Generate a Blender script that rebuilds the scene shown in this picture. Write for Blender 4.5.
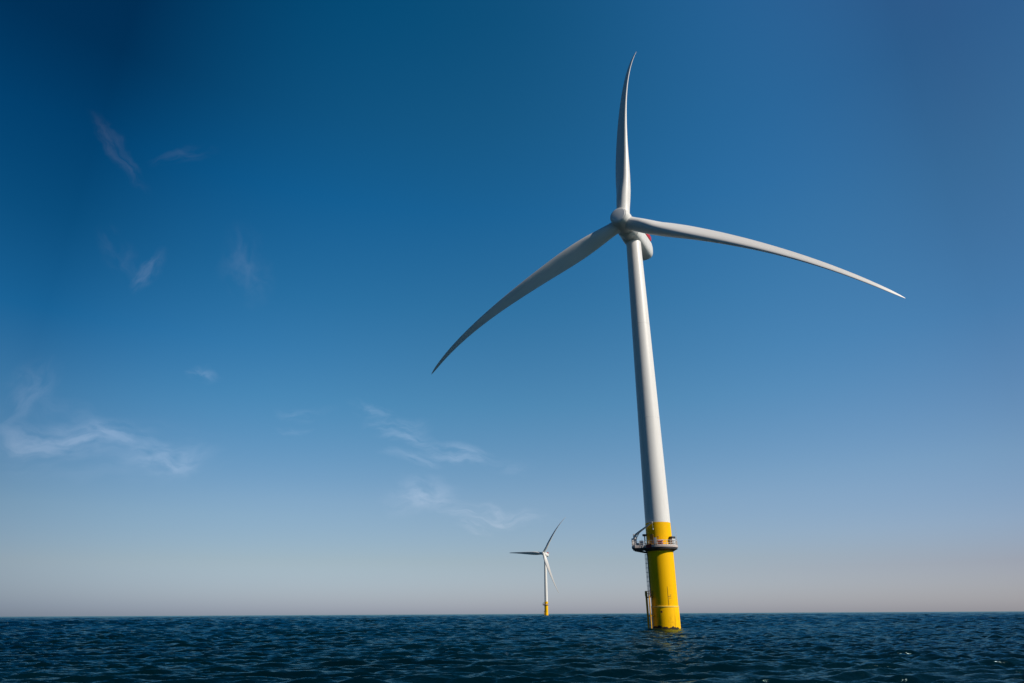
import bpy, bmesh, math, random
import numpy as np
from mathutils import Vector, Matrix
random.seed(4)
rng = np.random.default_rng(11)
scene = bpy.context.scene
for o in list(bpy.data.objects):
    bpy.data.objects.remove(o)
COL = scene.collection
R = math.radians

# ------------------------------------------------------------ camera
PITCH, ROLL, CAM_H = 0.391500, 0.00520, 3.302
cam_d = bpy.data.cameras.new('camera')
cam = bpy.data.objects.new('camera', cam_d)
COL.objects.link(cam)
cam_d.sensor_width = 36.0
cam_d.lens = 659.76 / 1024 * 36.0
cam_d.clip_start = 0.1
cam_d.clip_end = 200000.0
Fv = Vector((0, math.cos(PITCH), math.sin(PITCH)))
Uv = Vector((0, -math.sin(PITCH), math.cos(PITCH)))
Rv = Vector((1, 0, 0))
R2 = Rv * math.cos(ROLL) - Uv * math.sin(ROLL)
U2 = Uv * math.cos(ROLL) + Rv * math.sin(ROLL)
m = Matrix((R2, U2, -Fv)).transposed().to_4x4()
m.translation = Vector((0, 0, CAM_H))
cam.matrix_world = m
scene.camera = cam

# ------------------------------------------------------------ sun and sky
SUN_EL = R(36.0)
SUN_AZ = math.atan2(0.855, -0.518)          # clockwise from +Y
sun_dir = Vector((math.sin(SUN_AZ) * math.cos(SUN_EL), math.cos(SUN_AZ) * math.cos(SUN_EL), math.sin(SUN_EL)))
sd = bpy.data.lights.new('sun', 'SUN')
sd.energy = 4.45
sd.angle = R(0.53)
sd.color = (1.0, 0.91, 0.80)
sun = bpy.data.objects.new('sun', sd)
COL.objects.link(sun)
sun.rotation_euler = sun_dir.to_track_quat('Z', 'Y').to_euler()
sun.location = (60, -60, 120)

w = bpy.data.worlds.new('World')
scene.world = w
w.use_nodes = True
NT = w.node_tree
NT.nodes.clear()


class G:
    """small node-graph writer"""
    def __init__(s, nt): s.nt = nt
    def n(s, t, **kw):
        x = s.nt.nodes.new(t)
        for k, v in kw.items(): setattr(x, k, v)
        return x
    def put(s, sock, v):
        if isinstance(v, (int, float)): sock.default_value = v
        elif isinstance(v, (tuple, list)): sock.default_value = v
        else: s.nt.links.new(v, sock)
    def m(s, op, a, b=None, c=None, clamp=False):
        x = s.n('ShaderNodeMath', operation=op, use_clamp=clamp)
        s.put(x.inputs[0], a)
        if b is not None: s.put(x.inputs[1], b)
        if c is not None: s.put(x.inputs[2], c)
        return x.outputs[0]
    def v(s, op, a, b=None):
        x = s.n('ShaderNodeVectorMath', operation=op)
        s.put(x.inputs[0], a)
        if b is not None: s.put(x.inputs[1], b)
        return x.outputs[1] if op in ('DOT_PRODUCT', 'LENGTH') else x.outputs[0]
    def mix(s, f, a, b, blend='MIX'):
        x = s.n('ShaderNodeMix', data_type='RGBA', blend_type=blend)
        x.clamp_result = False; x.clamp_factor = True
        s.put(x.inputs[0], f); s.put(x.inputs[6], a); s.put(x.inputs[7], b)
        return x.outputs[2]
    def ramp(s, f, stops, interp='LINEAR'):
        x = s.n('ShaderNodeValToRGB')
        cr = x.color_ramp; cr.interpolation = interp
        while len(cr.elements) < len(stops): cr.elements.new(0.5)
        for e, (p, c) in zip(cr.elements, stops):
            e.position = p
            e.color = tuple(c) + (1,) if len(c) == 3 else c
        s.put(x.inputs[0], f)
        return x.outputs[0]
    def noise(s, vec, scale, detail=4, rough=0.5, dist=0.0, lac=2.0):
        x = s.n('ShaderNodeTexNoise')
        s.put(x.inputs['Vector'], vec)
        x.inputs['Scale'].default_value = scale; x.inputs['Detail'].default_value = detail
        x.inputs['Roughness'].default_value = rough; x.inputs['Distortion'].default_value = dist
        x.inputs['Lacunarity'].default_value = lac
        return x.outputs[0]
    def smooth(s, x, lo, hi, a=0.0, b=1.0):
        y = s.n('ShaderNodeMapRange', interpolation_type='SMOOTHSTEP')
        s.put(y.inputs[0], x)
        for i, q in zip((1, 2, 3, 4), (lo, hi, a, b)): y.inputs[i].default_value = q
        return y.outputs[0]
    def xyz(s, a, b, c):
        x = s.n('ShaderNodeCombineXYZ')
        for i, q in enumerate((a, b, c)): s.put(x.inputs[i], q)
        return x.outputs[0]


g = G(NT)
sky = g.n('ShaderNodeTexSky', sky_type='NISHITA')
sky.sun_disc = False
sky.sun_elevation = SUN_EL
sky.sun_rotation = SUN_AZ
sky.altitude = 0.0
sky.air_density = 1.0
sky.dust_density = 0.6
sky.ozone_density = 2.0
tc = g.n('ShaderNodeTexCoord').outputs['Generated']
sep = g.n('ShaderNodeSeparateXYZ'); g.put(sep.inputs[0], g.v('NORMALIZE', tc))
X, Y, Z = sep.outputs
Zc = g.m('MAXIMUM', Z, 0.0)
hl = g.m('SQRT', g.m('MAXIMUM', g.m('SUBTRACT', 1.0, g.m('MULTIPLY', Z, Z)), 1e-4))
AZX = g.m('DIVIDE', X, hl)                     # sine of the azimuth away from +Y
RAMP_L = g.ramp(Zc, [(0.0, (0.17, 0.21, 0.345)), (0.012, (0.173, 0.212, 0.347)), (0.061, (0.227, 0.2385, 0.2965)), (0.128, (0.22, 0.265, 0.305)), (0.264, (0.1045, 0.2575, 0.331)), (0.353, (0.035, 0.2285, 0.3355)), (0.459, (0.015, 0.189, 0.2905)), (0.555, (0.004, 0.16, 0.265)), (0.638, (0.002, 0.1175, 0.2)), (0.8, (0.002, 0.11, 0.19))])
RAMP_C = g.ramp(Zc, [(0.0, (0.35, 0.39, 0.6)), (0.009, (0.361, 0.396, 0.5955)), (0.069, (0.39, 0.394, 0.4555)), (0.15, (0.395, 0.445, 0.489)), (0.289, (0.243, 0.47, 0.5325)), (0.425, (0.1395, 0.4485, 0.551)), (0.55, (0.073, 0.416, 0.564)), (0.658, (0.06, 0.385, 0.505)), (0.746, (0.0425, 0.355, 0.4725)), (1, (0.04, 0.3, 0.425))])
RAMP_R = g.ramp(Zc, [(0.0, (0.37, 0.385, 0.56)), (0.012, (0.3775, 0.3865, 0.5525)), (0.055, (0.367, 0.3415, 0.441)), (0.1, (0.3835, 0.3965, 0.4825)), (0.179, (0.365, 0.4375, 0.495)), (0.348, (0.21, 0.415, 0.51)), (0.504, (0.1625, 0.3875, 0.4825)), (0.634, (0.125, 0.34, 0.455)), (1, (0.15, 0.3, 0.45))])
# quadratic blend of the three columns over azimuth
q_ = g.m('MINIMUM', g.m('MAXIMUM', AZX, -0.615), 0.66)
lw = g.m('MULTIPLY', g.m('MULTIPLY', g.m('SUBTRACT', q_, 0.05), g.m('SUBTRACT', q_, 0.6)), 1 / (0.65 * 1.2))
cw = g.m('MULTIPLY', g.m('MULTIPLY', g.m('ADD', q_, 0.6), g.m('SUBTRACT', 0.6, q_)), 1 / (0.65 * 0.55))
rw = g.m('MULTIPLY', g.m('MULTIPLY', g.m('ADD', q_, 0.6), g.m('SUBTRACT', q_, 0.05)), 1 / (1.2 * 0.55))
tint = g.v('ADD', g.v('MULTIPLY', RAMP_L, g.xyz(lw, lw, lw)), g.v('ADD', g.v('MULTIPLY', RAMP_C, g.xyz(cw, cw, cw)), g.v('MULTIPLY', RAMP_R, g.xyz(rw, rw, rw))))
tint = g.v('MAXIMUM', tint, (0.001, 0.001, 0.001))
t2_ = g.m('MULTIPLY', g.m('MULTIPLY', q_, q_), 2.6)
hump = g.m('MULTIPLY', g.m('MULTIPLY', t2_, g.m('MAXIMUM', g.m('SUBTRACT', 1.0, t2_), 0.0)), 4.0)
bo_ = g.m('MULTIPLY', g.m('ADD', 1.0, g.m('MULTIPLY', hump, g.m('ADD', 0.04, g.m('MULTIPLY', Zc, 0.22)))), 2.0)
tint = g.v('MULTIPLY', tint, g.xyz(bo_, bo_, bo_))
# the half of the sky away from the view is deeper and bluer
side = g.smooth(g.m('DIVIDE', Y, hl), -0.1, 0.72)
tint = g.mix(1.0, tint, g.mix(side, (.10, .30, .43, 1), (1, 1, 1, 1)), 'MULTIPLY')
graded = g.mix(1.0, sky.outputs[0], tint, 'MULTIPLY')
skycol = graded
WISPS = [(-0.7247, 0.7988, -54.0, 0.1402, 0.0224, 0.18, 1.6),
         (-0.6205, 0.561, 67.5, 0.0456, 0.0334, 0.32, 1.4),
         (-0.4621, 0.5522, -68.9, 0.1077, 0.0556, 0.21, 1.5),
         (-0.7805, 0.3302, 68.7, 0.0897, 0.0513, 0.36, 1.5),
         (-0.7076, 0.252, -10.0, 0.1298, 0.0346, 0.62, 1.6),
         (-0.6433, 0.2611, -12.0, 0.1181, 0.0345, 0.6, 1.8),
         (-0.5327, 0.2276, 5.9, 0.1018, 0.0335, 0.62, 1.7),
         (-0.6189, 0.2358, -0.3, 0.24, 0.0617, 0.24, 1.8),
         (-0.4999, 0.3642, -3.5, 0.0381, 0.0144, 0.4, 1.3),
         (-0.619, 0.7913, 9.7, 0.066, 0.023, 0.13, 1.4),
         (-0.6819, 0.5891, -46.5, 0.0815, 0.0322, 0.12, 1.4),
         (-0.2243, 0.3024, -6.5, 0.0578, 0.0159, 0.38, 1.6),
         (-0.1832, 0.2746, -4.4, 0.0692, 0.0289, 0.36, 1.8),
         (-0.1663, 0.2522, -2.3, 0.0564, 0.0176, 0.5, 1.5),
         (-0.1611, 0.2149, -12.2, 0.06, 0.0169, 0.42, 1.5),
         (-0.0929, 0.2284, -6.3, 0.0918, 0.0237, 0.66, 1.6),
         (-0.1311, 0.1577, -3.2, 0.0816, 0.0386, 0.48, 1.8),
         (-0.1382, 0.1504, -8.1, 0.0661, 0.0162, 0.4, 1.5),
         (-0.0427, 0.1282, -4.2, 0.0958, 0.014, 0.5, 1.6),
         (0.0104, 0.125, -0.3, 0.0804, 0.012, 0.25, 1.5),
         (-0.0601, 0.1126, -4.2, 0.0305, 0.0119, 0.34, 1.4),
         (-0.3262, 0.298, -4.4, 0.0495, 0.0182, 0.2, 1.5),
         (-0.3243, 0.2674, -3.4, 0.0366, 0.0111, 0.2, 1.4),
         (-0.6965, 0.3, -23.6, 0.1122, 0.0335, 0.16, 1.5),
         (0.0036, 0.2094, -0.3, 0.0495, 0.0213, 0.16, 1.5)]
#END
# thin cirrus wisps, laid out on the tangent of direction (u to the right, v up)
uu = g.m('DIVIDE', X, g.m('MAXIMUM', Y, 0.05)); vv = g.m('DIVIDE', Z, g.m('MAXIMUM', Y, 0.05))
UV = g.xyz(uu, vv, 0.0)
front = g.smooth(Y, 0.05, 0.3)
warp = g.n('ShaderNodeTexNoise'); g.put(warp.inputs['Vector'], UV)
warp.inputs['Scale'].default_value = 7.0; warp.inputs['Detail'].default_value = 4.0
wv = g.v('MULTIPLY', g.v('SUBTRACT', warp.outputs[1], (0.5, 0.5, 0.5)), (0.10, 0.10, 0.0))
WUV = g.v('ADD', UV, wv)
cloud = None
for (cu, cv, rot_, su, sv, st, fs) in WISPS:
    mp = g.n('ShaderNodeMapping', vector_type='TEXTURE')
    mp.inputs['Location'].default_value = (cu, cv, 0); mp.inputs['Rotation'].default_value = (0, 0, R(rot_))
    mp.inputs['Scale'].default_value = (su, sv, 1)
    g.put(mp.inputs[0], WUV)
    P_ = mp.outputs[0]
    d_ = g.smooth(g.v('LENGTH', P_), 0.15, 1.0, 1.0, 0.0)
    nz_ = g.smooth(g.noise(g.v('ADD', P_, (cu * 57 + 3, cv * 91, 0)), fs, 4, 0.55, 0.35), 0.32, 0.72)
    k_ = g.m('MULTIPLY', g.m('MULTIPLY', d_, nz_), st)
    cloud = k_ if cloud is None else g.m('ADD', cloud, k_)
cloud = g.m('MULTIPLY', g.m('MINIMUM', g.m('MULTIPLY', cloud, 0.85), 0.62), front)
lift = g.mix(1.0, graded, (1.25, 1.12, 1.08, 1), 'MULTIPLY')
lift = g.mix(1.0, lift, (1.75, 1.5, 1.45, 1), 'ADD')
skycol = g.mix(cloud, graded, lift)

bg = g.n('ShaderNodeBackground'); g.put(bg.inputs[0], skycol); bg.inputs[1].default_value = 0.10
out = g.n('ShaderNodeOutputWorld'); NT.links.new(bg.outputs[0], out.inputs[0])

vs = scene.view_settings
scene.display_settings.display_device = 'sRGB'
vs.view_transform = 'Standard'; vs.look = 'None'; vs.exposure = 0.0; vs.gamma = 1.0
vs.use_curve_mapping = False

# ------------------------------------------------------------ materials
def mat(name, col, rough=0.5, spec=0.5, metal=0.0, dirt=None, bump=0.0, bscale=3.0, coat=0.0):
    """painted or bare surface: base colour broken by weather streaks and fine mottling"""
    M = bpy.data.materials.new(name); M.use_nodes = True
    nt = M.node_tree; q = G(nt)
    b = nt.nodes['Principled BSDF']
    b.inputs['Metallic'].default_value = metal
    b.inputs['Specular IOR Level'].default_value = spec
    b.inputs['Coat Weight'].default_value = coat
    oc = q.n('ShaderNodeTexCoord').outputs['Object']
    streak = q.noise(q.v('MULTIPLY', oc, (1.6, 1.6, 0.12)), 1.0, 5, 0.6)
    fine = q.noise(oc, 2.3, 6, 0.65)
    c = tuple(col) + (1,)
    d = dirt if dirt else (tuple(x * 0.8 for x in col) + (1,))
    f = q.m('MULTIPLY', q.smooth(streak, 0.48, 0.78), 0.45)
    cc = q.mix(f, c, d)
    cc = q.mix(q.m('MULTIPLY', q.smooth(fine, 0.55, 0.8), 0.25), cc, d)
    q.put(b.inputs['Base Color'], cc)
    q.put(b.inputs['Roughness'], q.m('ADD', rough - 0.06, q.m('MULTIPLY', fine, 0.12)))
    if bump:
        bp = q.n('ShaderNodeBump'); bp.inputs['Strength'].default_value = bump
        bp.inputs['Distance'].default_value = 0.03
        q.put(bp.inputs['Height'], q.noise(oc, bscale, 3, 0.5)); q.put(b.inputs['Normal'], bp.outputs[0])
    return M


M_white = mat('tower_white_paint', (0.80, 0.78, 0.74), 0.42, dirt=(0.66, 0.63, 0.57, 1))
M_blade = mat('blade_gelcoat', (0.80, 0.78, 0.74), 0.40, dirt=(0.55, 0.54, 0.50, 1))
M_nac = mat('nacelle_gelcoat', (0.74, 0.73, 0.69), 0.45, dirt=(0.50, 0.50, 0.46, 1))
M_red = mat('signal_red_paint', (0.50, 0.02, 0.03), 0.45)
M_galv = mat('galvanised_steel', (0.60, 0.58, 0.56), 0.5)
M_dark = mat('dark_steel', (0.035, 0.035, 0.04), 0.6)
M_deck = mat('deck_edge_plate', (0.52, 0.44, 0.40), 0.7)
M_rust = mat('weathered_brown_steel', (0.12, 0.05, 0.02), 0.8)
M_grey = mat('equipment_grey', (0.50, 0.51, 0.52), 0.5)
M_orange = mat('safety_orange', (0.75, 0.13, 0.04), 0.6)
M_banner = mat('pale_panel', (0.72, 0.66, 0.62), 0.6)
M_seal = mat('rubber_seal', (0.10, 0.10, 0.10), 0.7)
M_growth = mat('marine_growth', (0.022, 0.018, 0.010), 0.9, dirt=(0.10, 0.025, 0.01, 1), bump=1.0, bscale=6)
M_glass = mat('lamp_lens', (0.25, 0.03, 0.03), 0.2)


M_oldyel = mat('scuffed_yellow_paint', (0.85, 0.42, 0.01), 0.7, dirt=(0.10, 0.04, 0.01, 1))


def yellow():
    M = bpy.data.materials.new('foundation_yellow_paint'); M.use_nodes = True
    nt = M.node_tree; q = G(nt); b = nt.nodes['Principled BSDF']
    oc = q.n('ShaderNodeTexCoord').outputs['Object']
    sp = q.n('ShaderNodeSeparateXYZ'); q.put(sp.inputs[0], oc)
    streak = q.noise(q.v('MULTIPLY', oc, (2.2, 2.2, 0.14)), 1.0, 6, 0.62)
    blot = q.noise(oc, 0.7, 5, 0.6)
    low = q.smooth(sp.outputs[2], 0.4, 4.5, 1.0, 0.12)          # splash zone weathering, fixed to the steel
    base = (0.99, 0.535, 0.001, 1)
    c = q.mix(q.m('MULTIPLY', q.smooth(streak, 0.45, 0.75), 0.30), base, (0.72, 0.36, 0.004, 1))
    c = q.mix(q.m('MULTIPLY', q.m('MULTIPLY', q.smooth(blot, 0.5, 0.72), low), 0.55), c, (0.42, 0.17, 0.01, 1))
    c = q.mix(q.m('MULTIPLY', q.m('MULTIPLY', q.smooth(streak, 0.56, 0.72), low), 0.5), c, (0.20, 0.07, 0.01, 1))
    q.put(b.inputs['Base Color'], c)
    q.put(b.inputs['Roughness'], q.m('ADD', 0.42, q.m('MULTIPLY', blot, 0.2)))
    b.inputs['Specular IOR Level'].default_value = 0.08
    return M


M_yel = yellow()

# ------------------------------------------------------------ mesh helpers
def link(name, bm, material, parent=None, smooth=True, angle=40, loc=None):
    me = bpy.data.meshes.new(name)
    bmesh.ops.recalc_face_normals(bm, faces=bm.faces[:])
    bm.to_mesh(me); bm.free()
    for k in (material if isinstance(material, (list, tuple)) else [material]):
        me.materials.append(k)
    if smooth:
        me.polygons.foreach_set('use_smooth', [True] * len(me.polygons))
        me.set_sharp_from_angle(angle=R(angle))
    o = bpy.data.objects.new(name, me)
    COL.objects.link(o)
    if parent: o.parent = parent
    if loc: o.location = loc
    return o


def lathe(bm, prof, n=64, mtx=None, close=False, a0=0.0, a1=2 * math.pi):
    """revolve (radius, z) pairs about Z"""
    mtx = mtx or Matrix()
    full = abs(a1 - a0 - 2 * math.pi) < 1e-6
    cnt = n if full else n + 1
    rings = []
    for r, z in prof:
        if r < 1e-6:
            rings.append([bm.verts.new(mtx @ Vector((0, 0, z)))])
        else:
            rings.append([bm.verts.new(mtx @ Vector((r * math.cos(a0 + (a1 - a0) * i / n), r * math.sin(a0 + (a1 - a0) * i / n), z))) for i in range(cnt)])
    seq = list(zip(rings, rings[1:]))
    if close: seq.append((rings[-1], rings[0]))
    for A, B in seq:
        for i in range(n if full else n):
            j = (i + 1) % cnt
            if not full and i + 1 >= cnt: continue
            if len(A) == 1 and len(B) == 1: continue
            if len(A) == 1: bm.faces.new((A[0], B[i], B[j]))
            elif len(B) == 1: bm.faces.new((A[i], B[0], A[j]))
            else: bm.faces.new((A[i], B[i], B[j], A[j]))
    return bm


def tube(bm, pts, rad, n=10, cap=True):
    """pipe along a polyline; rad is one number or one per point"""
    pts = [Vector(p) for p in pts]
    if isinstance(rad, (int, float)): rad = [rad] * len(pts)
    rings = []
    up = Vector((0, 0, 1))
    for i, p in enumerate(pts):
        t = (pts[min(i + 1, len(pts) - 1)] - pts[max(i - 1, 0)]).normalized()
        u = up if abs(t.dot(up)) < 0.95 else Vector((1, 0, 0))
        a = t.cross(u).normalized(); b = t.cross(a).normalized()
        rings.append([bm.verts.new(p + (a * math.cos(2 * math.pi * k / n) + b * math.sin(2 * math.pi * k / n)) * rad[i]) for k in range(n)])
    for A, B in zip(rings, rings[1:]):
        for k in range(n):
            bm.faces.new((A[k], A[(k + 1) % n], B[(k + 1) % n], B[k]))
    if cap:
        bm.faces.new(rings[0][::-1]); bm.faces.new(rings[-1])
    return bm


def box(bm, c, s, rz=0.0, bev=0.0, mtx=None):
    M = Matrix.Translation(Vector(c)) @ Matrix.Rotation(rz, 4, 'Z') @ Matrix.Diagonal((s[0], s[1], s[2], 1))
    if mtx: M = mtx @ M
    r = bmesh.ops.create_cube(bm, size=1.0, matrix=M)
    if bev:
        es = list({e for v in r['verts'] for e in v.link_edges})
        bmesh.ops.bevel(bm, geom=es, offset=bev, segments=2, affect='EDGES', profile=0.5)
    return bm


def nb(): return bmesh.new()


# ------------------------------------------------------------ the sea


def build_sea():
    rads = [0.0]
    r = 1.2
    while r < 26: rads.append(r); r *= 1.14
    r = 26.0
    while r < 1500: rads.append(r); r *= 1.0036
    while r < 12000: rads.append(r); r *= 1.0045
    while r < 60000: rads.append(r); r *= 1.12
    rads = np.array(rads[1:])
    th = list(np.radians(np.arange(-44, 44.001, 0.095)))       # azimuth clockwise from +Y
    th += list(np.radians(np.arange(45.5, 315.5, 1.5)))
    th = np.array(th); n = len(th)
    RR, TH = np.meshgrid(rads, th, indexing='ij')
    x = RR * np.sin(TH); y = RR * np.cos(TH)
    xf, yf = x.ravel(), y.ravel(); rf = RR.ravel()
    z = np.zeros_like(xf); dx = np.zeros_like(xf); dy = np.zeros_like(xf)
    dr = np.where(rf < 26, rf * .14, np.where(rf < 1500, rf * .0036, np.where(rf < 12000, rf * .0045, rf * .12)))
    dr = np.maximum(dr, rf * np.radians(.095))
    NW = 190
    lam = np.exp(rng.uniform(np.log(0.36), np.log(11.0), NW))
    lost = np.zeros_like(xf)
    wind = R(172.0)                                            # waves run towards the viewer
    for k in range(NW):
        L = lam[k]; kk = 2 * np.pi / L
        spread = 0.20 + 0.20 * math.exp(-L / 1.8)
        a = wind + rng.normal(0, spread)
        st = 0.0265 * (1.0 if L < 3.0 else (3.0 / L) ** 1.0) * rng.uniform(0.5, 1.5) * (1.05 + 1.25 * math.exp(-(math.log(L / 1.5) / 0.75) ** 2))
        amp = st / kk
        ph = rng.uniform(0, 2 * np.pi)
        ux, uy = math.sin(a), math.cos(a)
        fade = np.clip((L / dr - 2.2) / 2.5, 0, 1)
        lost += 0.5 * st * st * (1 - fade ** 2)
        idx = fade > 0
        p = kk * (ux * xf[idx] + uy * yf[idx]) + ph
        c = np.cos(p) * amp * fade[idx]; s = np.sin(p) * amp * fade[idx]
        z[idx] += c
        dx[idx] -= ux * s * 0.5; dy[idx] -= uy * s * 0.5
    # keep the sea as steep far out, where the mesh is too coarse for the short waves
    ok = (rf > 60) & (rf < 12500)
    jg = rng.normal(0, 1, RR.shape)
    acc = np.zeros_like(jg); kw = 10
    for sft in range(-kw, kw + 1):
        acc += np.roll(jg, sft, axis=1) * math.exp(-(sft / 5.0) ** 2)
    acc /= acc.std()
    jag = acc.ravel() * np.sqrt(lost) * np.minimum(dr, 14) * np.interp(rf, [300, 900], [0.75, 0.60])
    z += np.where(ok, np.clip(jag, -1.0, 1.0), 0)
    # gust patches: rougher and calmer areas
    pat = 1 + 0.22 * np.sin(xf / 31 + 1.3 * np.sin(yf / 47)) * np.sin(yf / 38 + 1.1 * np.sin(xf / 53 + 2))
    z *= pat; dx *= pat; dy *= pat
    co = np.empty((len(xf) + 1, 3), np.float32)
    co[1:, 0] = xf + dx; co[1:, 1] = yf + dy; co[1:, 2] = z - 0.35
    co[0] = (0, 0, -0.35)
    nr = len(rads)
    i = np.arange(nr - 1)[:, None]; j = np.arange(n)[None, :]; j2 = (j + 1) % n
    quads = np.stack([1 + i * n + j, 1 + i * n + j2, 1 + (i + 1) * n + j2, 1 + (i + 1) * n + j], -1).reshape(-1, 4)
    tri = np.stack([np.zeros(n, int), 1 + (np.arange(n) + 1) % n, 1 + np.arange(n)], -1)
    me = bpy.data.meshes.new('sea')
    nv = len(co); nq = len(quads); nt_ = len(tri)
    me.vertices.add(nv); me.vertices.foreach_set('co', co.ravel())
    me.loops.add(nq * 4 + nt_ * 3)
    me.loops.foreach_set('vertex_index', np.concatenate([quads.ravel(), tri.ravel()]).astype(np.int32))
    me.polygons.add(nq + nt_)
    me.polygons.foreach_set('loop_start', np.concatenate([np.arange(nq) * 4, nq * 4 + np.arange(nt_) * 3]).astype(np.int32))
    me.update(calc_edges=True)
    me.polygons.foreach_set('use_smooth', np.ones(nq + nt_, bool))
    o = bpy.data.objects.new('sea', me); COL.objects.link(o)
    o['kind'] = 'structure'
    M = bpy.data.materials.new('sea_water'); M.use_nodes = True
    nt = M.node_tree; q = G(nt)
    nt.nodes.remove(nt.nodes['Principled BSDF'])
    out_ = [x for x in nt.nodes if x.type == 'OUTPUT_MATERIAL'][0]
    geo = q.n('ShaderNodeNewGeometry').outputs['Position']
    sp = q.n('ShaderNodeSeparateXYZ'); q.put(sp.inputs[0], geo)
    flat = q.xyz(q.m('MULTIPLY', sp.outputs[0], 0.32), sp.outputs[1], 0.0)
    n1 = q.noise(flat, 1.1, 3, 0.6, 0.5)
    n2 = q.noise(flat, 4.5, 5, 0.6, 0.3)
    n3 = q.noise(flat, 11.0, 2, 0.5)
    h = q.m('ADD', q.m('ADD', q.m('MULTIPLY', n1, 0.11), q.m('MULTIPLY', n2, 0.07)), q.m('MULTIPLY', n3, 0.010))
    bp = q.n('ShaderNodeBump'); bp.inputs['Strength'].default_value = 1.0; bp.inputs['Distance'].default_value = 1.0
    q.put(bp.inputs['Height'], h)
    # rare flecks of foam on the higher crests
    fo = q.noise(q.xyz(q.m('MULTIPLY', sp.outputs[0], 0.5), q.m('MULTIPLY', sp.outputs[1], 1.0), 0.0), 1.0, 2, 0.5)
    fo2 = q.noise(flat, 4.5, 4, 0.7)
    crest = q.smooth(sp.outputs[2], 0.04, 0.18)
    ff = q.m('MULTIPLY', q.m('MULTIPLY', crest, q.smooth(fo, 0.70, 0.73)), q.smooth(fo2, 0.52, 0.58))
    big = q.noise(q.xyz(sp.outputs[0], sp.outputs[1], 0.0), 0.02, 3, 0.5)
    deep = q.mix(q.smooth(big, 0.35, 0.65), (0.0001, 0.0065, 0.0105, 1), (0.0001, 0.0095, 0.0145, 1))
    dif = q.n('ShaderNodeBsdfDiffuse'); q.put(dif.inputs[0], q.mix(ff, deep, (0.34, 0.38, 0.40, 1))); q.put(dif.inputs['Normal'], bp.outputs[0])
    gl = q.n('ShaderNodeBsdfGlossy'); gl.inputs[0].default_value = (0.60, 0.88, 0.90, 1)
    gl.inputs['Roughness'].default_value = 0.07; q.put(gl.inputs['Normal'], bp.outputs[0])
    fr = q.n('ShaderNodeFresnel'); fr.inputs[0].default_value = 1.333; q.put(fr.inputs['Normal'], bp.outputs[0])
    mx = q.n('ShaderNodeMixShader')
    q.put(mx.inputs[0], q.m('MULTIPLY', q.m('MULTIPLY', fr.outputs[0], 0.70), q.m('SUBTRACT', 1.0, ff)))
    nt.links.new(dif.outputs[0], mx.inputs[1]); nt.links.new(gl.outputs[0], mx.inputs[2])
    nt.links.new(mx.outputs[0], out_.inputs[0])
    me.materials.append(M)


build_sea()

# ------------------------------------------------------------ the turbine
# local frame of a turbine: x = away from the sun side to the right, base of the empty at sea level
YAW, TILT = 0.556071, R(7.547)
VIEW_AZ = math.atan2(36.94, 172.0)


def turbine_root(loc, label, group):
    o = bpy.data.objects.new('wind_turbine', None)
    COL.objects.link(o); o.location = loc
    o.empty_display_size = 5
    o['label'] = label; o['category'] = 'wind turbine'; o['group'] = group
    return o


def rad(theta, r, z=0.0):
    """point at bearing theta (clockwise from the direction away from the viewer), radius r"""
    return Vector((r * math.sin(theta + VIEW_AZ), r * math.cos(theta + VIEW_AZ), z))


LEFT = -math.pi / 2           # bearing pointing to the left of the picture
FRONT = math.pi


def blade_mesh():
    """span along Z, chord towards +X is the leading edge, Y is upwind"""
    bm = nb()
    S = list(np.concatenate([np.linspace(0.02, 0.10, 8), np.linspace(0.125, 0.9, 40), np.linspace(0.91, 0.992, 24), [0.997, 1.0]]))
    L = 77.0
    chord = lambda s: np.interp(s, [0, .035, .06, .10, .15, .20, .26, .3, .4, .5, .6, .7, .8, .9, .96, .985, 1.0],
                                [3.8, 3.85, 4.0, 4.6, 5.3, 5.65, 5.55, 5.3, 4.55, 3.75, 2.95, 2.3, 1.75, 1.25, .88, .52, .1])
    thick = lambda s: np.interp(s, [0, .035, .1, .15, .2, .3, .4, .6, .8, 1], [1, 1, .84, .70, .60, .47, .40, .31, .26, .22])
    circ = lambda s: float(np.clip((0.17 - s) / 0.14, 0, 1)) ** 1.2
    twist = lambda s: R(float(np.interp(s, [0, .1, .2, .3, .4, .6, .8, 1], [TW0, TW0, TW0 * .8, TW0 * .55, TW0 * .38, TW0 * .12, 0, -1])) + PITCH_SET)
    n = 48
    rings = []
    for s in S:
        c = float(chord(s)); t = float(thick(s)); k = circ(s); tw = twist(s)
        off = Vector((L * (0.034708 * s**2 + 0.00142 * s**4), L * (0.138411 * s - 0.070644 * s**2 - 0.112813 * s**4), L * s))
        pts = []
        for i in range(n):
            a = 2 * math.pi * i / n
            x = 0.5 * (1 - math.cos(a))                     # 0 leading .. 1 trailing
            yt = 5 * t * (0.2969 * math.sqrt(max(x, 0)) - 0.1260 * x - 0.3516 * x * x + 0.2843 * x**3 - 0.1030 * x**4)
            cam_ = 0.035 * 4 * x * (1 - x) * (1 - k)
            sgn = 1 if a <= math.pi else -1
            ax = (0.5 - x) * c; ay = (yt * sgn * (1.0 if sgn < 0 else 0.82) - cam_) * c
            cx_ = 0.5 * math.cos(a) * c; cy_ = 0.5 * math.sin(a) * c
            px = ax * (1 - k) + cx_ * k; py = ay * (1 - k) + cy_ * k
            X_ = px * math.cos(tw) - py * math.sin(tw)
            Y_ = px * math.sin(tw) + py * math.cos(tw)
            pts.append(bm.verts.new(off + Vector((X_, Y_, 0))))
        rings.append(pts)
    for A, B in zip(rings, rings[1:]):
        for i in range(n):
            bm.faces.new((A[i], A[(i + 1) % n], B[(i + 1) % n], B[i]))
    bm.faces.new(rings[0][::-1]); bm.faces.new(rings[-1])
    return bm


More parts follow.
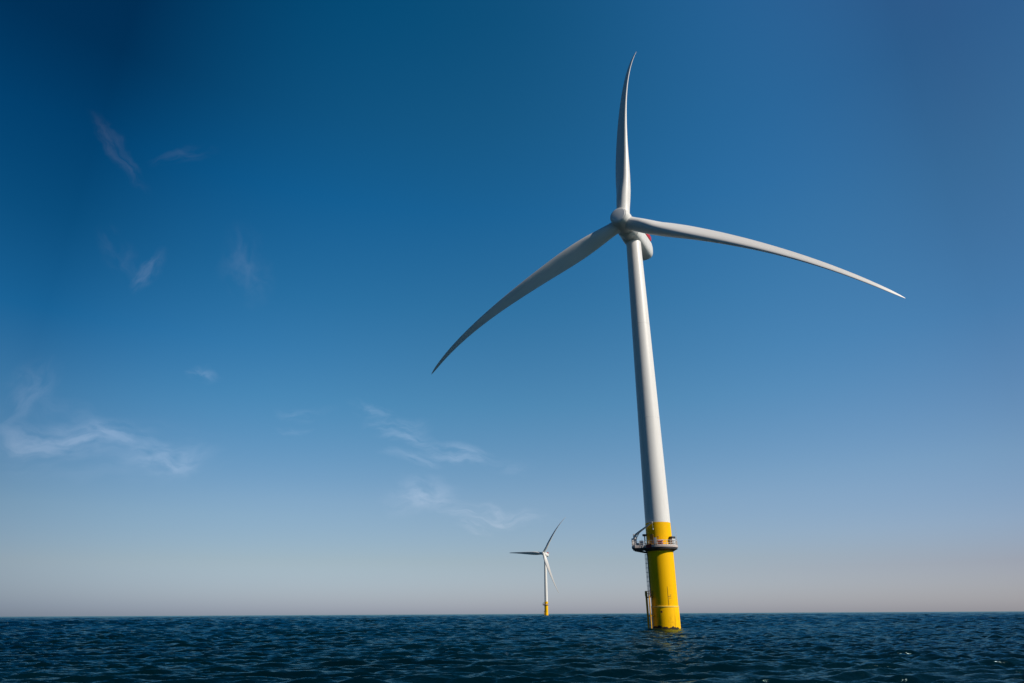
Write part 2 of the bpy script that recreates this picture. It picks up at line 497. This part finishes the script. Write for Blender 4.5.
TW0 = 6.0
PITCH_SET = 23.0


def build_turbine(root):
    # --- yellow foundation, from below the water to the tower flange
    bm = nb()
    lathe(bm, [(3.27, -9), (3.27, 4.67), (3.25, 4.75), (3.18, 4.75), (3.18, 17.8), (3.135, 24.30), (3.0, 24.30), (3.0, 24.20), (0, 24.20)], 96)
    fd = link('foundation_pile', bm, M_yel, root)
    bm = nb()
    lathe(bm, [(3.272, 4.57), (3.34, 4.61), (3.34, 4.83), (3.182, 4.89)], 96)
    link('collar_ring', bm, mat('collar_paint', (0.88, 0.60, 0.10), 0.5), fd)
    bm = nb()
    rg = [(3.275, -3.0), (3.35, -2.6), (3.37, -0.4), (3.31, 0.15), (3.275, 0.42)]
    lathe(bm, rg, 96)
    for v in bm.verts:
        if v.co.z > 0.1:
            a = math.atan2(v.co.y, v.co.x)
            v.co.z += 0.16 * math.sin(5 * a + 1) + 0.12 * math.sin(13 * a) + 0.08 * math.sin(29 * a + 2) - 0.40 * max(0.0, math.cos(a + 0.35))
    link('marine_growth', bm, M_growth, fd)
    # unreadable dark marking, built as a thin line and short bars, on the lit side facing the camera
    bm = nb()
    th0 = FRONT - 0.30
    tube(bm, [rad(th0, 3.21, 9.2), rad(th0, 3.21, 5.0)], 0.035, 6)
    for dz, da, wd in ((7.0, 0.13, 0.7), (6.6, 0.16, 0.5), (7.3, 0.20, 0.35)):
        p = rad(th0 - da, 3.185, dz)
        box(bm, p, (wd, 0.03, 0.10), rz=-(VIEW_AZ + th0 - da))
    link('pile_marking', bm, mat('faded_dark_paint', (0.30, 0.16, 0.02), 0.7), fd)
    bm = nb()
    p = rad(FRONT + 0.28, 3.28, 3.6)
    box(bm, p, (0.45, 0.04, 0.45), rz=-(VIEW_AZ + FRONT + 0.28))
    link('inspection_plate', bm, mat('brown_plate', (0.22, 0.10, 0.015), 0.7), fd)

    # --- white tower
    bm = nb()
    prof = [(3.12, 24.31), (3.12, 24.4)]
    for i in range(1, 25):
        t = i / 24
        prof.append((3.12 - 0.98 * t ** 1.15, 24.4 + 81.8 * t))
    prof += [(2.14, 106.35), (0, 106.35)]
    lathe(bm, prof, 96)
    tw = link('tower', bm, M_white, root)
    for zz in (51.5, 79.0):
        t = (zz - 24.4) / 81.8
        r_ = 3.12 - 0.98 * t ** 1.15
        bm = nb(); lathe(bm, [(r_ - .02, zz - .09), (r_ + 0.02, zz - .07), (r_ + 0.02, zz + .07), (r_ - .02, zz + .09)], 96)
        link('flange_joint', bm, M_white, tw)
    bm = nb()
    dth = FRONT + 0.62
    p = rad(dth, 3.12, 20.3)
    box(bm, p, (1.1, 0.10, 2.3), rz=-(VIEW_AZ + dth), bev=0.04)
    dr = link('access_door', bm, mat('door_paint', (0.45, 0.20, 0.01), 0.5), fd)

    # --- work platform: round deck with a bay to the left that carries the crane
    ZD = 18.70
    bay0, bay1, halfw = 3.0, 6.85, 2.35

    def outline(rr, ext, hw, n=64):
        pts = []
        a_open = math.asin(hw / rr)
        for i in range(n + 1):
            a = LEFT + a_open + (2 * math.pi - 2 * a_open) * i / n
            pts.append(rad(a, rr))
        dl = rad(LEFT, 1); dt = rad(FRONT, 1)
        # end corners of the bay, chamfered
        tail = [pts[-1]]
        s2 = pts[-1] - dl * pts[-1].dot(dl); s2.normalize()
        s1 = pts[0] - dl * pts[0].dot(dl); s1.normalize()
        pts += [dl * (ext - .8) + s2 * hw, dl * ext + s2 * (hw - .8), dl * ext + s1 * (hw - .8), dl * (ext - .8) + s1 * hw]
        return pts

    def slab(bm, pts, z0, z1, top=True, pts_low=None):
        lo = [bm.verts.new((p.x, p.y, z0)) for p in (pts_low or pts)]
        hi = [bm.verts.new((p.x, p.y, z1)) for p in pts]
        n = len(pts)
        for i in range(n): bm.faces.new((lo[i], lo[(i + 1) % n], hi[(i + 1) % n], hi[i]))
        bm.faces.new(hi); bm.faces.new(lo[::-1])

    bm = nb()
    slab(bm, outline(4.42, bay1, halfw), ZD - 0.42, ZD)
    pf = link('work_platform', bm, M_deck, root, angle=30)
    # dark girders under the deck, tapering to the pile
    bm = nb()
    slab(bm, outline(4.25, bay1 - .25, halfw - .2), ZD - 0.78, ZD - 0.43)
    lathe(bm, [(4.0, ZD - 0.80), (3.26, ZD - 1.25), (3.19, ZD - 1.25), (3.19, ZD - 0.9)], 64)
    link('deck_girder', bm, M_dark, pf, angle=30)
    for k in range(14):
        a = LEFT + 2 * math.pi * (k + .5) / 14
        bm = nb()
        d = rad(a, 1)
        t = Vector((-d.y, d.x, 0)) * 0.06
        lo, md, hi = d * 3.19 + Vector((0, 0, ZD - 1.30)), d * 3.19 + Vector((0, 0, ZD - .45)), d * 4.25 + Vector((0, 0, ZD - .45))
        hl_ = d * 4.25 + Vector((0, 0, ZD - .72))
        q_ = [[bm.verts.new(p + s * t) for p in (lo, md, hi, hl_)] for s in (-1, 1)]
        bm.faces.new(q_[0]); bm.faces.new(q_[1][::-1])
        for i in range(4): bm.faces.new((q_[0][i], q_[0][(i + 1) % 4], q_[1][(i + 1) % 4], q_[1][i]))
        link('bracket', bm, M_dark, pf, smooth=False)
    for k in (-1, 1):       # knee braces of the bay
        bm = nb()
        s_ = rad(FRONT, 1) * k * 1.7
        tube(bm, [rad(LEFT, 6.3, ZD - .78) + s_, rad(LEFT, 3.2, ZD - 1.45) + s_ * .7], 0.14, 8)
        link('knee_brace', bm, M_dark, pf)
    # railing
    bm = nb()
    O = outline(4.34, bay1 - .1, halfw - .1, 40)
    for zz in (0.55, 1.15):
        loop = O + [O[0]]
        for A, B in zip(loop, loop[1:]):
            tube(bm, [(A.x, A.y, ZD + zz), (B.x, B.y, ZD + zz)], 0.045, 6, cap=False)
    per = 0
    loop = O + [O[0]]
    for A, B in zip(loop, loop[1:]):
        dist = (B - A).length
        steps = max(1, round(dist / 1.3))
        for i in range(steps):
            per += 1
            if dist < 1.0 and per % 2: continue
            P = A.lerp(B, i / steps)
            tube(bm, [(P.x, P.y, ZD), (P.x, P.y, ZD + 1.17)], 0.05, 6)
    for A, B in zip(loop, loop[1:]):
        v = [bm.verts.new((p.x, p.y, ZD + zz)) for p, zz in ((A, .02), (B, .02), (B, .17), (A, .17))]
        bm.faces.new(v)
    link('railing', bm, M_galv, pf)
    # pale sheets and the orange gear lashed to the front railing
    def panel(name, a0, a1, z0, z1, rr, m):
        bm = nb()
        lathe(bm, [(rr, z0), (rr, z1), (rr + .06, z1), (rr + .06, z0)], 8, close=True, mtx=Matrix(), a0=math.pi / 2 - VIEW_AZ - a1, a1=math.pi / 2 - VIEW_AZ - a0)
        return link(name, bm, m, pf)
    panel('sign_board', FRONT + 0.14, FRONT + 0.30, ZD + .30, ZD + 1.75, 4.40, M_banner)
    panel('safety_banner', FRONT - 0.24, FRONT + 0.12, ZD + 1.02, ZD + 1.22, 4.40, M_banner)
    panel('kick_panel', FRONT + 0.46, FRONT + 0.82, ZD - .50, ZD + .30, 4.46, mat('maroon_panel', (0.28, 0.015, 0.015), 0.6))
    bm = nb()
    p = rad(FRONT - 0.06, 3.8, ZD + .66)
    box(bm, p, (1.3, .7, .95), rz=-(VIEW_AZ + FRONT), bev=.12)
    link('equipment_case', bm, M_orange, pf)
    bm = nb()
    p = rad(FRONT - 1.0, 3.78, ZD + .80)
    box(bm, p, (1.1, .9, 1.55), rz=-(VIEW_AZ + FRONT - .8), bev=.05)
    cb = link('equipment_cabinet', bm, M_grey, pf)
    bm = nb()
    p = rad(FRONT - 1.0, 3.78, ZD + 1.85)
    box(bm, p, (1.25, 1.0, .5), rz=-(VIEW_AZ + FRONT - .8), bev=.06)
    link('cabinet_hood', bm, M_dark, cb)
    # bay equipment: crates and winch
    for (al, tf, sx, sz, m_, nm) in ((5.55, -.9, 1.1, 1.0, M_banner, 'storage_box'), (4.4, 1.2, .9, 1.35, M_grey, 'storage_box'), (4.75, 0.1, .7, .8, M_galv, 'storage_box')):
        bm = nb()
        p = rad(LEFT, al, ZD + sz / 2 + .02) + rad(FRONT, tf)
        box(bm, p, (sx, .9, sz), rz=-VIEW_AZ, bev=.05)
        link(nm, bm, m_, pf)
    bm = nb()
    p = rad(LEFT, 3.5) + rad(FRONT, 1.4)
    tube(bm, [(p.x, p.y, ZD), (p.x, p.y, ZD + 2.45)], .13, 8)
    bx_ = box(bm, (p.x, p.y, ZD + 2.65), (.9, .7, .5), rz=.2, bev=.05)
    link('lantern_post', bm, M_dark, pf)
    for (a, r_, hgt) in ((FRONT - 1.45, 4.28, 4.6), (FRONT - 1.30, 4.28, 2.1), (FRONT + 1.45, 4.28, 1.9)):
        bm = nb()
        tube(bm, [rad(a, r_, ZD), rad(a, r_, ZD + hgt)], [.05, .025], 6)
        link('antenna', bm, M_galv, pf)
    bm = nb()
    p = rad(FRONT + .05, 4.36, ZD + 1.15)
    tube(bm, [p, p + Vector((0, 0, .55))], .05, 6)
    lathe(bm, [(0, .55), (.13, .57), (.13, .85), (0, .95)], 12, mtx=Matrix.Translation(p))
    link('navigation_lamp', bm, M_glass, pf)

    # --- davit crane at the outer end of the bay
    CP = rad(LEFT, 5.9) + rad(FRONT, .9)
    crane = bpy.data.objects.new('davit_crane', None); COL.objects.link(crane); crane.parent = root
    crane.location = (CP.x, CP.y, ZD)
    bm = nb()
    lathe(bm, [(0, 0), (.62, 0), (.62, .15), (.42, .2), (.34, 1.75), (.5, 1.8), (.5, 2.2), (0, 2.25)], 24)
    link('pedestal', bm, M_banner, crane)
    bm = nb()
    box(bm, (-.05, 0, 2.6), (.75, .7, .9), bev=.08)
    box(bm, (-.62, .1, 1.2), (.5, .7, 1.6), bev=.05)
    link('slew_housing', bm, M_galv, crane)
    bd = (rad(-LEFT, 1) * .80 + rad(FRONT, 1) * .50).normalized()
    j0 = Vector((0.05, 0, 2.75)); j1 = j0 + bd * 2.4 + Vector((0, 0, 1.25)); j2 = j0 + bd * 5.4 + Vector((0, 0, 2.75))
    bm = nb(); tube(bm, [j0, j0.lerp(j1, .5) + Vector((0, 0, .02)), j1, j1.lerp(j2, .6), j2], [.27, .26, .22, .18, .12], 10)
    bo = link('boom', bm, M_banner, crane)
    bm = nb(); tube(bm, [Vector((0.1, 0, 1.75)), j0.lerp(j1, .55) - Vector((0, 0, .2))], .10, 8)
    link('lift_cylinder', bm, M_galv, crane)
    bm = nb(); tube(bm, [j2, j2 - Vector((0, 0, 1.5))], .03, 6)
    lathe(bm, [(0, -.3), (.14, -.2), (.14, .05), (0, .1)], 10, mtx=Matrix.Translation(j2 - Vector((0, 0, 1.6))))
    link('hook', bm, M_galv, bo)

    # --- boat landing: two fender pipes with an access ladder, on the left
    LA = LEFT - R(23)
    d = rad(LA, 1); t = Vector((-d.y, d.x, 0))
    bl = bpy.data.objects.new('boat_landing', None); COL.objects.link(bl); bl.parent = root
    for s_ in (-1, 1):
        bm = nb()
        o_ = t * s_ * .85
        top = 8.3 if s_ == -1 else 7.2
        tube(bm, [d * 4.2 + o_ + Vector((0, 0, -3)), d * 4.2 + o_ + Vector((0, 0, top))], .25 if s_ == -1 else .15, 14)
        for zz in (-.5, 2.6, 6.8):
            tube(bm, [d * 4.15 + o_ + Vector((0, 0, zz)), d * 3.2 + o_ * .8 + Vector((0, 0, zz + .25))], .13, 8)
        link('fender_pipe', bm, M_oldyel, bl)
    bm = nb()
    for s_ in (-1, 1):
        tube(bm, [d * 3.85 + t * s_ * .25 + Vector((0, 0, -2)), d * 3.85 + t * s_ * .25 + Vector((0, 0, 8.2))], .06, 6)
    for k in range(34):
        zz = -1.9 + k * .3
        tube(bm, [d * 3.85 - t * .25 + Vector((0, 0, zz)), d * 3.85 + t * .25 + Vector((0, 0, zz))], .03, 5)
    link('access_ladder', bm, M_oldyel, bl)
    bm = nb()
    pts = [d * r_ + t * q_ for r_, q_ in ((3.32, -1.0), (4.45, -1.0), (4.45, 1.0), (3.32, 1.0))]
    slab(bm, pts, 6.85, 7.0)
    for A, B in zip(pts, pts[1:]):
        for zz in (.6, 1.1): tube(bm, [A + Vector((0, 0, 7.1 + zz)), B + Vector((0, 0, 7.1 + zz))], .035, 5)
        for f_ in (0, .5, 1):
            P = A.lerp(B, f_); tube(bm, [P + Vector((0, 0, 7.1)), P + Vector((0, 0, 8.2))], .04, 5)
    link('rest_platform', bm, M_rust, bl, smooth=False)
    # upper ladder with safety cage
    bm = nb()
    LB = LEFT - R(8)
    d = rad(LB, 1); t = Vector((-d.y, d.x, 0))
    for s_ in (-1, 1):
        tube(bm, [d * 3.26 + t * s_ * .30 + Vector((0, 0, 7.1)), d * 3.26 + t * s_ * .30 + Vector((0, 0, ZD - .9))], .09, 6)
    for k in range(35):
        zz = 7.3 + k * .3
        tube(bm, [d * 3.26 - t * .30 + Vector((0, 0, zz)), d * 3.26 + t * .30 + Vector((0, 0, zz))], .035, 5)
    for k in range(9):
        zz = 8.4 + k * 1.05
        tube(bm, [d * 3.28 - t * .34 + Vector((0, 0, zz)), d * 3.6 - t * .38 + Vector((0, 0, zz)), d * 3.85 + Vector((0, 0, zz)), d * 3.6 + t * .38 + Vector((0, 0, zz)), d * 3.28 + t * .34 + Vector((0, 0, zz))], .05, 5)
    for s_ in (-1, 0, 1):
        tube(bm, [d * (3.85 - .25 * abs(s_)) + t * s_ * .38 + Vector((0, 0, 8.4)), d * (3.85 - .25 * abs(s_)) + t * s_ * .38 + Vector((0, 0, 16.8))], .045, 5)
    link('caged_ladder', bm, M_banner, root)

    # --- nacelle, built about the rotor centre: Y upwind, Z up, X sideways
    a = Vector((-math.sin(YAW) * math.cos(TILT), -math.cos(YAW) * math.cos(TILT), math.sin(TILT)))
    hr = Vector((0, 0, 1)).cross(a).normalized(); up = a.cross(hr)
    HUB = Vector((-3.600, -6.003, 109.57))
    NM = Matrix((hr, a, up)).transposed().to_4x4()
    NM.translation = HUB
    Yax = Matrix.Rotation(-math.pi / 2, 4, 'X')      # lathe z -> +Y
    def on_axis(prof, n=64):
        bm = nb(); lathe(bm, prof, n, mtx=Yax); return bm
    hub = link('hub', on_axis([(0, 4.0), (1.3, 3.85), (2.25, 3.87), (2.55, 3.72), (2.7, 3.4), (2.85, 2.3), (2.95, 1.0), (2.95, -1.2), (2.75, -2.0), (0, -2.0)]), M_nac, root)
    hub.matrix_local = NM
    link('nose_disc', on_axis([(0, 4.07), (1.2, 4.05), (2.1, 3.96), (2.15, 3.88)]), mat('nose_gelcoat_sunlit_tone', (0.86, 0.85, 0.82), 0.4), hub)  # disc colour lightened beyond the hub's to stand in for sunlight on it
    nac = bpy.data.objects.new('nacelle', None); COL.objects.link(nac); nac.parent = root
    nac.matrix_local = NM
    link('generator_ring', on_axis([(0, -2.05), (2.9, -2.1), (3.15, -2.3), (3.2, -4.1), (3.05, -4.4), (0, -4.4)]), M_nac, nac)
    # rear housing: rounded super-ellipse section
    bm = nb()
    secs = [(-4.45, 2.85, 2.9, 0), (-6.0, 2.95, 3.0, .0), (-9, 2.95, 3.0, .05), (-12.5, 3.0, 3.15, -.1), (-15.0, 3.0, 3.2, -.2), (-16.3, 2.75, 2.9, -.2), (-17.1, 2.2, 2.3, -.15), (-17.5, 1.3, 1.4, -.1)]
    rings = []
    for (yy, hw, hh, zo) in secs:
        ring = []
        for i in range(48):
            an = 2 * math.pi * i / 48
            ca, sa = math.cos(an), math.sin(an)
            ring.append(bm.verts.new((hw * abs(ca) ** .62 * (1 if ca >= 0 else -1), yy, hh * abs(sa) ** .62 * (1 if sa >= 0 else -1) + zo)))
        rings.append(ring)
    for A, B in zip(rings, rings[1:]):
        for i in range(48): bm.faces.new((A[i], A[(i + 1) % 48], B[(i + 1) % 48], B[i]))
    bm.faces.new(rings[0][::-1]); bm.faces.new(rings[-1])
    link('housing', bm, M_nac, nac, angle=50)
    # yaw collar between tower and nacelle
    bm = nb(); lathe(bm, [(2.14, 106.36), (2.45, 106.45), (2.5, 107.6), (0, 107.6)], 64)
    link('yaw_collar', bm, M_nac, root)
    # winching platform on the roof with red side panels
    bm = nb()
    for s_ in (-1, 1):
        box(bm, (s_ * 2.55, -12.7, 3.75), (.10, 5.6, 1.5))
    box(bm, (0, -15.55, 3.75), (5.2, .10, 1.5))
    link('hoist_railing', bm, M_red, nac, smooth=False)
    bm = nb(); box(bm, (0, -12.7, 3.02), (5.2, 5.8, .14))
    link('hoist_deck', bm, M_red, nac, smooth=False)
    bm = nb(); box(bm, (0, -7.4, 3.5), (3.8, 1.6, 1.1), bev=.2)
    link('cooler', bm, M_nac, nac)
    bm = nb(); tube(bm, [(1.0, -9, 3.3), (1.0, -9, 5.6)], .05, 6); tube(bm, [(.6, -9, 5.5), (1.4, -9, 5.5)], .04, 6)
    link('wind_mast', bm, M_galv, nac)
    # --- blades
    proto = link('blade', blade_mesh(), M_blade, root, angle=60)
    bm = nb()
    o0 = Vector((0, 77 * (0.138411 * .03), 77 * .030))
    lathe(bm, [(2.0, -.35), (2.06, -.3), (2.06, 0), (1.99, .05)], 48, mtx=Matrix.Translation(o0))
    seal0 = link('root_collar', bm, M_nac, proto)
    proto.shadow_terminator_geometry_offset = 0.2
    rotor = [proto]
    for k in (1, 2):
        c = proto.copy(); COL.objects.link(c); c.parent = root
        sc = seal0.copy(); COL.objects.link(sc); sc.parent = c
        rotor.append(c)
    return rotor, hub, nac


def set_rotor(rotor, hub, nac, yaw, az, span=1.0):
    a = Vector((-math.sin(yaw) * math.cos(TILT), -math.cos(yaw) * math.cos(TILT), math.sin(TILT)))
    hr = Vector((0, 0, 1)).cross(a).normalized(); up = a.cross(hr)
    H = Vector((-7 * math.sin(yaw), -7 * math.cos(yaw), 109.57))
    NM = Matrix((hr, a, up)).transposed().to_4x4(); NM.translation = H
    hub.matrix_local = NM; nac.matrix_local = NM
    for k, b in enumerate(rotor):
        t = az + k * 2 * math.pi / 3
        d = hr * math.sin(t) + up * math.cos(t); e = hr * math.cos(t) - up * math.sin(t)
        Mx = Matrix((e, a, d)).transposed().to_4x4(); Mx.translation = H
        b.matrix_local = Mx @ Matrix.Diagonal((1.1 * span, span, span, 1)) if span != 1.0 else Mx


near = turbine_root((36.66, 172.0, 0), 'big white three-bladed wind turbine on a yellow pile, nearest to the viewer', 'wind turbines standing in the sea')
rot, hub, nac = build_turbine(near)
set_rotor(rot, hub, nac, YAW, 0.0261)


def copy_tree(o, parent=None):
    c = o.copy(); COL.objects.link(c); c.parent = parent
    made = {o: c}
    for ch in list(o.children):
        made.update(copy_tree(ch, c))
    return made


cm = copy_tree(near)
far = cm[near]
far.location = (61.4, 1323.5, 0)
far['label'] = 'tiny distant wind turbine close to the horizon, left of the big one'
set_rotor([cm[b] for b in rot], cm[hub], cm[nac], R(32.86), R(31.74), 1.05)
